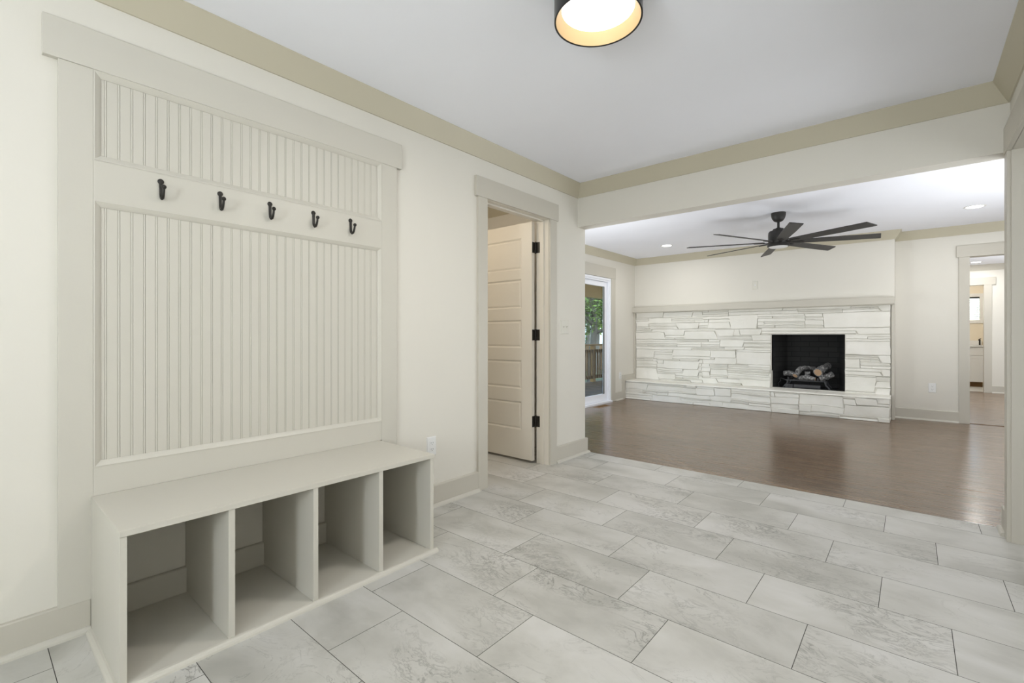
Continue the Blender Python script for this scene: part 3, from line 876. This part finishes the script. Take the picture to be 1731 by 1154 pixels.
HEARTH = [(-370,-331,17,28),(-370,-339,11,17),(-370,-323,3,11),(-331,-252,18,25),(-335,-296,11,17),(-323,-276,0,10),(-296,-231,10,16),
 (-276,-232,0,8),(-252,-225,16,26),(-225,-202,16,28),(-231,-202,8,16),(-232,-214,0,8),(-202,-150,21,29),(-202,-150,13,21),
 (-202,-150,7,13),(-214,-149,0,7),(-150,-145,22,28),(-145,-116,22,27),(-150,-116,13,22),(-150,-127,7,13),(-149,-116,0,7),
 (-116,-67,14,28),(-116,-102,5,14),(-102,-66,6,14),(-116,-71,0,5),(-67,-54,19,26),(-54,-33,20,28),(-66,-21,6,19),(-71,-32,0,6),
 (-32,-21,0,6),(-33,-21,23,29),(-370,-326,0,3),(-326,-323,0,3),(-102,-74,5,6),(-74,-71,5,6),(-214,-202,7,8),(-127,-116,7,12),
 (-276,-231,8,10),(-323,-296,10,11),(-339,-335,11,14),(-127,-116,12,13),(-339,-335,14,17),(-67,-66,14,18),(-296,-274,16,18),
 (-274,-253,16,18),(-253,-252,16,18),(-331,-296,17,18),(-67,-66,18,19),(-54,-21,19,20),(-33,-21,20,23),(-331,-268,25,28),
 (-268,-252,25,29),(-252,-225,26,29),(-67,-54,26,29),(-145,-116,27,29),(-370,-322,28,29),(-322,-302,28,29),(-302,-268,28,29),
 (-225,-202,28,29),(-150,-145,28,29),(-116,-67,28,29),(-54,-33,28,29),]
fp = thing('fireplace', (-1.95, BRY, 0.0), 'wide fireplace of white painted ledgestone with raised hearth and greige mantel', 'fireplace')
rnd = random.Random(11)
def ledge(mb, x0, x1, z0, z1, yb, depth, gap=0.006, side=None):
    """one split-face stone: irregular outline, chamfered edge, gently lumpy face"""
    a, b, c, d = x0 + gap * .25, x1 - gap * .25, z0 + gap * .42, z1 - gap * .42
    w_, h_ = b - a, d - c
    nx = max(2, min(14, int(w_ / 0.05) + 1)); nz = max(1, min(5, int(h_ / 0.035)))
    jt = min(0.005, h_ * 0.10)
    grid = []
    ea = mnoise.noise(Vector((x0 * 41.3, 0.5, 2.2))) * 0.9; eb = mnoise.noise(Vector((x1 * 41.3, 0.5, 2.2))) * 0.9
    edges = (-3.66, -3.70, -0.21, FBX0, FBX1, -1.56, -0.68)
    if min(abs(x0 - e_) for e_ in edges) < 0.012: ea = 0
    if min(abs(x1 - e_) for e_ in edges) < 0.012: eb = 0
    sl = rnd.uniform(-1, 1) * 0.006; tl = rnd.uniform(-0.004, 0.009)
    for j_ in range(nz + 1):
        row = []
        for i_ in range(nx + 1):
            fx_, fz_ = i_ / nx, j_ / nz
            xx = a + w_ * fx_; zz = c + h_ * fz_
            if j_ in (0, nz): zz += mnoise.noise(Vector((xx * 9, z0 * 31 + j_, 2.0))) * jt
            xx += (fz_ - 0.5) * min(h_, 0.09) * (ea * (1 - fx_) ** 3 + eb * fx_ ** 3)
            if i_ in (0, nx): xx += mnoise.noise(Vector((x0 * 17 + i_, zz * 14, 5.0))) * min(0.010, w_ * .1)
            dd = depth + sl * (fx_ - .5) + tl * fz_ + mnoise.noise(Vector((xx * 5, zz * 9, x0 * 7))) * 0.006 + mnoise.noise(Vector((xx * 19, zz * 26, 3.3))) * 0.003
            row.append((xx, zz, dd))
        grid.append(row)
    n = len(mb.v)
    ch = 0.0035
    # front face
    for j_ in range(nz + 1):
        for i_ in range(nx + 1):
            xx, zz, dd = grid[j_][i_]
            edge = 0
            if i_ == 0: xx += ch * .5
            if i_ == nx: xx -= ch * .5
            if j_ == 0: zz += min(ch, h_ * .2)
            if j_ == nz: zz -= min(ch, h_ * .2)
            mb.v.append((xx, yb - dd, zz))
    W1 = nx + 1
    for j_ in range(nz):
        for i_ in range(nx):
            mb.f.append((n + j_ * W1 + i_, n + j_ * W1 + i_ + 1, n + (j_ + 1) * W1 + i_ + 1, n + (j_ + 1) * W1 + i_))
    ring = [(j_, i_) for j_, i_ in [(0, i) for i in range(nx + 1)] + [(j, nx) for j in range(1, nz + 1)] + [(nz, i) for i in range(nx - 1, -1, -1)] + [(j, 0) for j in range(nz - 1, 0, -1)]]
    m1 = len(mb.v)
    for j_, i_ in ring:
        xx, zz, dd = grid[j_][i_]; mb.v.append((xx, yb - dd + 0.004, zz))
    m2 = len(mb.v)
    for j_, i_ in ring:
        xx, zz, dd = grid[j_][i_]; mb.v.append((xx, yb, zz))
    L = len(ring)
    for k in range(L):
        k2 = (k + 1) % L
        f0 = n + ring[k][0] * W1 + ring[k][1]; f1 = n + ring[k2][0] * W1 + ring[k2][1]
        mb.f.append((f0, m1 + k, m1 + k2, f1))
        mb.f.append((m1 + k, m2 + k, m2 + k2, m1 + k2))
sm = MB()
# mortar backing round the firebox
sm.box(LLX + 0.035, FBX0, BRY - 0.016, BRY, 0.0, 1.452).box(FBX1, -0.215, BRY - 0.016, BRY, 0.0, 1.452).box(FBX0, FBX1, BRY - 0.016, BRY, FBZ1, 1.452).box(FBX0, FBX1, BRY - 0.016, BRY, 0.0, 0.30)
def split(L, hmin, hmax, wmin, pr):
    out = []
    for a, b, c, d in L:
        if hmin <= d - c <= hmax and b - a >= wmin and rnd.random() < pr:
            m_ = c + (d - c) * rnd.uniform(0.38, 0.62)
            if rnd.random() < 0.35:
                k_ = a + (b - a) * rnd.uniform(0.3, 0.7)
                out += [(a, k_, c, m_), (k_, b, c, m_), (a, b, m_, d)]
            else:
                out += [(a, b, c, m_), (a, b, m_, d)]
        else: out.append((a, b, c, d))
    return out
def warp(mb, i0, amp=0.009):
    for i in range(i0, len(mb.v)):
        x_, y_, z_ = mb.v[i]
        k_ = min(1.0, max(0.0, (z_ - 0.33) / 0.1)) * min(1.0, max(0.0, (1.43 - z_) / 0.08)) if z_ > 0.31 else min(1.0, max(0.0, z_ / 0.06)) * min(1.0, max(0.0, (0.285 - z_) / 0.06))
        if FBX0 - 0.05 < x_ < FBX1 + 0.05 and z_ > 1.05: k_ *= min(1, max(0, (z_ - 1.09) / 0.1))
        mb.v[i] = (x_, y_, z_ + k_ * amp * (mnoise.noise(Vector((x_ * 2.1, z_ * 2.6, 1.7))) + 0.5 * mnoise.noise(Vector((x_ * 6.0, z_ * 4.0, 8.1)))))
sm.box(FBX0 - 0.03, FBX0, BRY, BRY + 0.054, 0.0, FBZ1 + 0.029).box(FBX1, FBX1 + 0.03, BRY, BRY + 0.054, 0.0, FBZ1 + 0.029).box(FBX0, FBX1, BRY, BRY + 0.054, FBZ1, FBZ1 + 0.029).box(FBX0, FBX1, BRY - 0.03, BRY + 0.054, 0.281, FBZ0 - 0.002)
w0 = len(sm.v)
for a, b, c, d in split(STONES, 5, 8, 22, 0.65):
    dpt = rnd.uniform(0.018, 0.030) + (0.004 if (b - a) > 20 and (d - c) > 9 else 0)
    ledge(sm, a / 100, b / 100, c / 100, d / 100, BRY - 0.012, dpt)
warp(sm, w0)
sm.build('stone_surround', 'stone', fp, smooth=True)
HYF = 7.31
hm = MB()
hm.box(LLX + 0.002, -0.222, HYF + 0.014, BRY - 0.016, 0.0, 0.292)
w0 = len(hm.v)
for a, b, c, d in split(HEARTH, 5, 8, 30, 0.4):
    ledge(hm, a / 100, b / 100, c / 100, d / 100, HYF + 0.018, rnd.uniform(0.012, 0.030))
warp(hm, w0, 0.014)
# side return of the hearth
hs = MB()
for z0, z1, p in ((0.0, 0.05, .3), (0.05, 0.14, .55), (0.14, 0.21, .2), (0.21, 0.29, .7)):
    m0 = len(hm.v)
    ledge(hm, HYF + 0.01, HYF + 0.01 + p * 0.34, z0, z1, 0.0, 0.014)
    ledge(hm, HYF + 0.01 + p * 0.34, BRY - 0.03, z0, z1, 0.0, 0.018)
    for i in range(m0, len(hm.v)):
        x_, y_, z_ = hm.v[i]; hm.v[i] = (-0.224 - y_, x_, z_)
hm.build('hearth', 'stone', fp, smooth=True)
# hearth slab: flagstones with a ragged front lip
sl = MB()
xs = [-3.695, -3.22, -2.66, -2.30, -1.60, -0.98, -0.55, -0.20]
for k in range(len(xs) - 1):
    a, b = xs[k], xs[k + 1]
    n = 14; zt = 0.306 + rnd.uniform(-0.003, 0.003); zb = 0.288
    fr_ = []
    for i in range(n + 1):
        x_ = a + (b - a) * i / n
        fr_.append((x_, HYF - 0.012 + mnoise.noise(Vector((x_ * 7, k, 0))) * 0.012 + mnoise.noise(Vector((x_ * 30, k, 0))) * 0.005))
    pts = []
    for x_, y_ in fr_: pts.append((x_, y_, zb))
    for x_, y_ in fr_: pts.append((x_, y_ - 0.003, zb + 0.008))
    for x_, y_ in fr_: pts.append((x_, y_ + 0.006, zt))
    for x_, y_ in fr_: pts.append((x_, BRY - 0.03, zt + 0.004))
    W1 = n + 1
    fs = []
    for r in range(3):
        for i in range(n): fs.append((r * W1 + i, r * W1 + i + 1, (r + 1) * W1 + i + 1, (r + 1) * W1 + i))
    fs.append(tuple(r * W1 for r in range(4))); fs.append(tuple(r * W1 + n for r in range(4)))
    sl.poly(pts, fs)
sl.build('hearth_slab', 'stone', fp, smooth=True)
MB().box(LLX + 0.001, -0.165, BRY - 0.105, BRY, 1.462, 1.549).box(LLX + 0.03, -0.18, BRY - 0.09, BRY, 1.452, 1.462).build('mantel_shelf', 'casing', fp, 0.0015)
MB().box(LLX + 0.001, LLX + 0.035, BRY - 0.045, BRY, 0.31, 1.452).build('edge_board', 'casing', fp, 0.001)
MB().box(-0.200, BX1 - 0.0005, BRY - 0.030, BRY + 0.0, 0.0, 1.452).build('edge_board', 'casing', fp, 0.001)
MB().box(LLX, LLX + 0.018, 7.17, BRY - 0.045, 0.306, 0.402).box(LLX, LLX + 0.018, 7.17, 7.262, 0.0, 0.306).build('hearth_skirting', 'casing', fp, 0.001)
# firebox: a black brick box that narrows to the back
FB = MB()
yb_, yf_ = 8.13, BRY + 0.055
bx0, bx1 = FBX0 + 0.11, FBX1 - 0.11
t_ = 0.03
P = [(FBX0, yf_), (bx0, yb_), (bx1, yb_), (FBX1, yf_)]
O = [(FBX0 - t_, yf_), (bx0 - t_, yb_ + t_), (bx1 + t_, yb_ + t_), (FBX1 + t_, yf_)]
for i in range(3):
    FB.prism([P[i], P[i + 1], O[i + 1], O[i]], 'z', 0.29, FBZ1 + 0.02)
FB.prism([O[0], O[1], O[2], O[3]], 'z', 0.285, FBZ0)
FB.prism([O[0], O[1], O[2], O[3]], 'z', FBZ1 + 0.003, FBZ1 + 0.026)
FB.build('firebox', 'firebrick', fp)

# ---- gas log grate
LY = 7.86
gz = FBZ0
lg = thing('log_grate', (-1.15, LY, gz), 'black iron log grate with gas burner inside the firebox', 'log grate')
g = MB()
for yy_, x0_, x1_ in ((LY - 0.10, -1.40, -0.90), (LY + 0.12, -1.34, -0.94)):
    g.box(x0_, x1_, yy_ - 0.008, yy_ + 0.008, gz + 0.100, gz + 0.116)
for x_ in (-1.36, -1.24, -1.12, -1.00, -0.92):
    g.tube([(x_, LY - 0.135, gz + 0.150), (x_, LY - 0.12, gz + 0.118), (x_, LY, gz + 0.112), (x_, LY + 0.14, gz + 0.125)], 0.011, 8)
g.build('grate_bars', 'grate', lg)
for sx_, x_ in ((-1, -1.37), (1, -0.92)):
    for yy_ in (LY - 0.10, LY + 0.12):
        MB().tube([(x_, yy_, gz + 0.108), (x_ + sx_ * 0.010, yy_, gz + 0.06), (x_ + sx_ * 0.045, yy_ - 0.01, gz + 0.02), (x_ + sx_ * 0.055, yy_ - 0.01, gz + 0.004)], 0.012, 8).build('leg', 'grate', lg)
MB().tube([(-1.29, LY - 0.13, gz + 0.030), (-0.97, LY - 0.13, gz + 0.030)], 0.027, 14).build('burner_tube', 'grate', lg, smooth=True)
v_ = MB().box(-1.40, -1.30, LY - 0.16, LY - 0.09, gz + 0.0005, gz + 0.050).box(-1.39, -1.36, LY - 0.175, LY - 0.16, gz + 0.01, gz + 0.035)
v_.tube([(-1.335, LY - 0.16, gz + 0.03), (-1.335, LY - 0.185, gz + 0.03)], 0.008, 10)
v_.build('gas_valve', 'grate', lg, 0.002)
MB().tube([(-1.40, LY - 0.05, gz + 0.105), (-1.47, LY - 0.03, gz + 0.125), (-1.485, LY - 0.03, gz + 0.11), (-1.475, LY - 0.03, gz + 0.085), (-1.51, LY - 0.02, gz + 0.05), (-1.50, LY - 0.02, gz + 0.004)], 0.006, 8).build('gas_line', 'grate', lg)

def log(pts, rad, label, seed, cut=(1, 1)):
    c = Vector(pts[0])
    r = random.Random(seed)
    P_ = []; R_ = []
    n = 16
    V = [Vector(p) for p in pts]
    segs = len(V) - 1
    for i in range(n + 1):
        t = i / n * segs; k = min(int(t), segs - 1); u = t - k
        u2 = u
        P_.append(V[k].lerp(V[k + 1], u2)); R_.append((rad[k] * (1 - u) + rad[k + 1] * u) * (1 + r.uniform(-0.07, 0.07)))
    o = thing('gas_log', tuple((V[0] + V[-1]) / 2), label, 'log', 'ceramic logs in the firebox')
    mb = MB().tube([tuple(p) for p in P_], R_, 14)
    for i in range(len(mb.v)):
        p = Vector(mb.v[i]); ax = min(P_, key=lambda q_: (q_ - p).length)
        d = (p - ax)
        mb.v[i] = tuple(p + d * (mnoise.noise(p * 38 + Vector((seed, 0, 0))) * 0.22))
    mb.build('bark', 'log', o, smooth=True)
    for e, i0, i1 in ((cut[0], 0, 1), (cut[1], n, n - 1)):
        if e:
            d = (P_[i0] - P_[i1]).normalized()
            MB().tube([tuple(P_[i0] - d * 0.004), tuple(P_[i0] + d * 0.002)], [R_[i0] * 0.86, R_[i0] * 0.80], 14).build('cut_end', 'tan', o)
    return o
z = gz + 0.12
log([(-1.435, LY - 0.05, z + 0.075), (-1.36, LY - 0.04, z + 0.085), (-1.27, LY - 0.03, z + 0.062)], [0.034, 0.038, 0.030], 'short pale log at the left end of the firebox grate', 1, (0, 0))
log([(-1.275, LY - 0.13, z + 0.055), (-1.225, LY - 0.03, z + 0.150), (-1.165, LY + 0.06, z + 0.165), (-1.07, LY + 0.13, z + 0.150)], [0.037, 0.036, 0.030, 0.026], 'bent grey log with a tan cut end left of centre in the firebox', 2, (1, 0))
log([(-1.23, LY - 0.11, z + 0.022), (-1.14, LY - 0.115, z + 0.040), (-1.03, LY - 0.125, z + 0.020)], [0.028, 0.036, 0.026], 'low front log lying across the middle of the grate', 3, (0, 1))
log([(-1.00, LY - 0.13, z + 0.115), (-0.97, LY - 0.02, z + 0.150), (-0.91, LY + 0.13, z + 0.20)], [0.060, 0.052, 0.042], 'thickest speckled log, its round end facing out of the firebox', 4, (1, 0))
log([(-0.985, LY - 0.085, z + 0.020), (-0.91, LY - 0.06, z + 0.055), (-0.835, LY - 0.03, z + 0.095)], [0.034, 0.042, 0.040], 'grey log leaning up at the right end of the firebox grate', 5, (0, 0))
log([(-1.165, LY - 0.05, z + 0.088), (-1.10, LY - 0.045, z + 0.095)], [0.028, 0.026], 'small ashy ember chunk between the two central logs', 6, (0, 0))

# ---- floor register by the patio door
fv = thing('floor_register', (-3.55, 6.25, 0.0), 'narrow brown floor register before the patio door', 'floor vent')
MB().box(-3.60, -3.49, 6.08, 6.42, 0.0, 0.004).build('register_frame', 'vent', fv, 0.001)
lv = MB()
for k in range(14): lv.box(-3.59, -3.50, 6.10 + k * 0.0225, 6.108 + k * 0.0225, 0.004, 0.0062)
lv.build('louvers', 'fence', fv)

# ---- bathroom vanity
vn = thing('bathroom_vanity', (0.60, 13.9, 0.0), 'white bathroom vanity seen through the far hall doorway', 'vanity')
vx0, vx1, vy = 0.30, 1.118, 13.66
MB().box(vx0, vx1, vy + 0.02, 14.17, 0.10, 0.83).build('cabinet_body', 'counter', vn)
MB().box(vx0 + 0.01, vx1 - 0.012, vy + 0.075, 14.17, 0.0, 0.10).build('toe_kick', 'toe', vn)
for a, b in ((vx0, 0.705), (0.711, vx1)):
    dr = MB().box(a + 0.004, b - 0.004, vy, vy + 0.02, 0.655, 0.82).build('drawer_front', 'counter', vn, 0.002)
    dd = MB().box(a + 0.004, b - 0.004, vy, vy + 0.02, 0.11, 0.645)
    dd.box(a + 0.004, a + 0.06, vy - 0.006, vy, 0.11, 0.645).box(b - 0.06, b - 0.004, vy - 0.006, vy, 0.11, 0.645).box(a + 0.06, b - 0.06, vy - 0.006, vy, 0.11, 0.165).box(a + 0.06, b - 0.06, vy - 0.006, vy, 0.59, 0.645)
    dd.build('cabinet_door', 'counter', vn)
MB().box(vx0 - 0.01, vx1 + 0.01, vy - 0.02, 14.17, 0.83, 0.862).build('countertop', 'counter', vn, 0.002)
MB().box(vx0 - 0.01, vx1 + 0.01, 14.172, 14.197, 0.862, 0.96).build('backsplash', 'counter', vn, 0.002)
fc = thing('sink_faucet', (1.06, 13.95, 0.862), 'small black faucet on the bathroom vanity', 'faucet')
MB().tube([(1.085, 13.98, 0.862), (1.085, 13.98, 0.985)], 0.014, 12).tube([(1.085, 13.99, 0.975), (1.07, 13.90, 0.985), (1.06, 13.84, 0.965)], [0.011, 0.010, 0.008], 12).build('spout', 'iron', fc, smooth=True)
MB().tube([(1.085, 13.98, 0.985), (1.09, 13.98, 1.0), (1.10, 13.93, 1.008)], 0.006, 8).build('handle', 'iron', fc, smooth=True)
# ================================================================== OUTDOORS (through the patio door)
struct(MB().box(-40, -3.83, -12, 50, -0.9, -0.8).build('ground', 'grass'))
dk = MB()
for k in range(19):
    xa = -6.45 + k * 0.138
    dk.box(xa, xa + 0.132, 3.6, 14.5, -0.17, -0.14)
struct(dk.build('deck', 'deck'))
struct(MB().box(-6.7, -3.82, 3.6, 14.5, 2.40, 2.46).box(-6.45, -6.31, 3.6, 14.5, 2.06, 2.40).build('porch_roof', 'cedar'))
rl = thing('deck_railing', (-6.35, 9.0, -0.14), 'brown wooden railing along the deck outside the patio door', 'railing')
MB().box(-6.43, -6.29, 3.7, 14.4, 0.80, 0.845).build('top_rail', 'rail', rl, 0.003)
MB().box(-6.38, -6.34, 3.7, 14.4, 0.62, 0.71).build('upper_rail', 'rail', rl, 0.003)
MB().box(-6.38, -6.34, 3.7, 14.4, -0.06, 0.03).build('lower_rail', 'rail', rl, 0.003)
for y_ in (5.1, 7.8, 10.75):
    MB().box(-6.43, -6.32, y_ - 0.055, y_ + 0.055, -0.14, 0.80).build('post', 'rail', rl, 0.003)
yk = 3.9; n_ = 0
while yk < 14.3:
    MB().box(-6.335, -6.30, yk - 0.018, yk + 0.018, -0.05, 0.70).build('baluster', 'fence', rl)
    yk += 0.125
# posts that carry the porch roof
pp = tag(MB().box(-6.62, -6.48, 12.6, 12.74, -0.78, 2.399).build('porch_post', 'cedar', None, 0.004), 'cedar post that holds up the porch roof', 'post')

# bank, fence and trees beyond
fe = tag(MB().box(-13.2, -13.1, 4, 30, -0.8, 0.55).build('yard_fence', 'fence'), 'dark brown board fence at the back of the yard', 'fence')
def tree(x, y, h, r, label, seed, n=900, z0=-0.8, trunk=0.16):
    rr = random.Random(seed)
    t = thing('yard_tree', (x, y, z0), label, 'tree', 'trees beyond the deck')
    tb = MB().tube([(x, y, z0), (x + 0.1, y + 0.1, z0 + h * 0.4), (x, y + 0.05, z0 + h * 0.9)], [trunk, trunk * 0.75, trunk * 0.3], 10)
    for k in range(6):
        a = rr.uniform(0, 2 * PI); zz = z0 + h * rr.uniform(0.35, 0.7)
        tb.tube([(x + 0.05, y + 0.05, zz), (x + r * .5 * math.cos(a), y + r * .5 * math.sin(a), zz + 0.4), (x + r * .9 * math.cos(a), y + r * .9 * math.sin(a), zz + 0.9)], [trunk * .4, trunk * .25, trunk * .1], 6)
    tb.build('trunk', 'bark', t, smooth=True)
    lf_ = MB()
    cl = [(x + rr.uniform(-1, 1) * r * .8, y + rr.uniform(-1, 1) * r * .8, z0 + h * rr.uniform(0.30, 1.0), r * rr.uniform(0.3, 0.55)) for _ in range(16)]
    for k in range(n):
        c = rr.choice(cl)
        u = Vector((rr.gauss(0, 1), rr.gauss(0, 1), rr.gauss(0, 1))).normalized() * c[3] * rr.uniform(0.6, 1.05)
        p = Vector(c[:3]) + u
        a = Vector((rr.uniform(-1, 1), rr.uniform(-1, 1), rr.uniform(-.5, .5))).normalized(); b = a.cross(Vector((rr.uniform(-1, 1), rr.uniform(-1, 1), 1))).normalized()
        s_ = rr.uniform(0.045, 0.10) * (1.0 if seed == 1 else 1.8)
        lf_.poly([tuple(p - a * s_), tuple(p - b * s_ * .45 + a * 0.02), tuple(p + a * s_), tuple(p + b * s_ * .45)], [(0, 1, 2, 3)])
    lf_.build('foliage', 'leaf', t)
    return t
tree(-9.4, 15.7, 5.2, 1.5, 'leafy green tree nearest the deck railing', 1, 5000)
tree(-12.4, 20.9, 6.0, 1.8, 'tall green tree standing in the middle of the yard', 2, 4500, trunk=0.3)
tree(-15.9, 26.0, 6.5, 2.2, 'broad green tree farthest from the deck', 3, 3500)
hs_ = thing('neighbour_house', (-19, 32, -0.8), 'white neighbouring house glimpsed between the trees', 'house')
MB().box(-24, -17.5, 29.5, 36, -0.8, 3.2).build('wall', 'siding', hs_)
MB().prism([(-24.5, 3.2), (-17.0, 3.2), (-20.75, 5.2)], 'y', 29.2, 36.3).build('roof', 'bark', hs_)
MB().box(-19.6, -18.6, 29.46, 29.5, 0.6, 1.9).build('window', 'glass', hs_)

# ---------------------------------------------------------------- lamps' own light
area('drum_light', (DC[0], DC[1], 2.255), (0, 0, 0), 0.2, 0.2, 17, (1.0, 0.96, 0.90))
point('closet_bulb', (-3.0, 2.2, 2.1), 14, WARM, 0.12)
for (x_, y_, e_) in ((-2.76, 6.76, 10), (0.49, 6.78, 10), (0.875, 11.9, 12)):
    area('recessed_glow', (x_, y_, CZ - 0.012), (0, 0, 0), 0.12, 0.12, e_, (1.0, 0.98, 0.95))
point('bathroom_bulb', (0.3, 13.2, 2.1), 30, (1.0, 0.93, 0.82), 0.1)
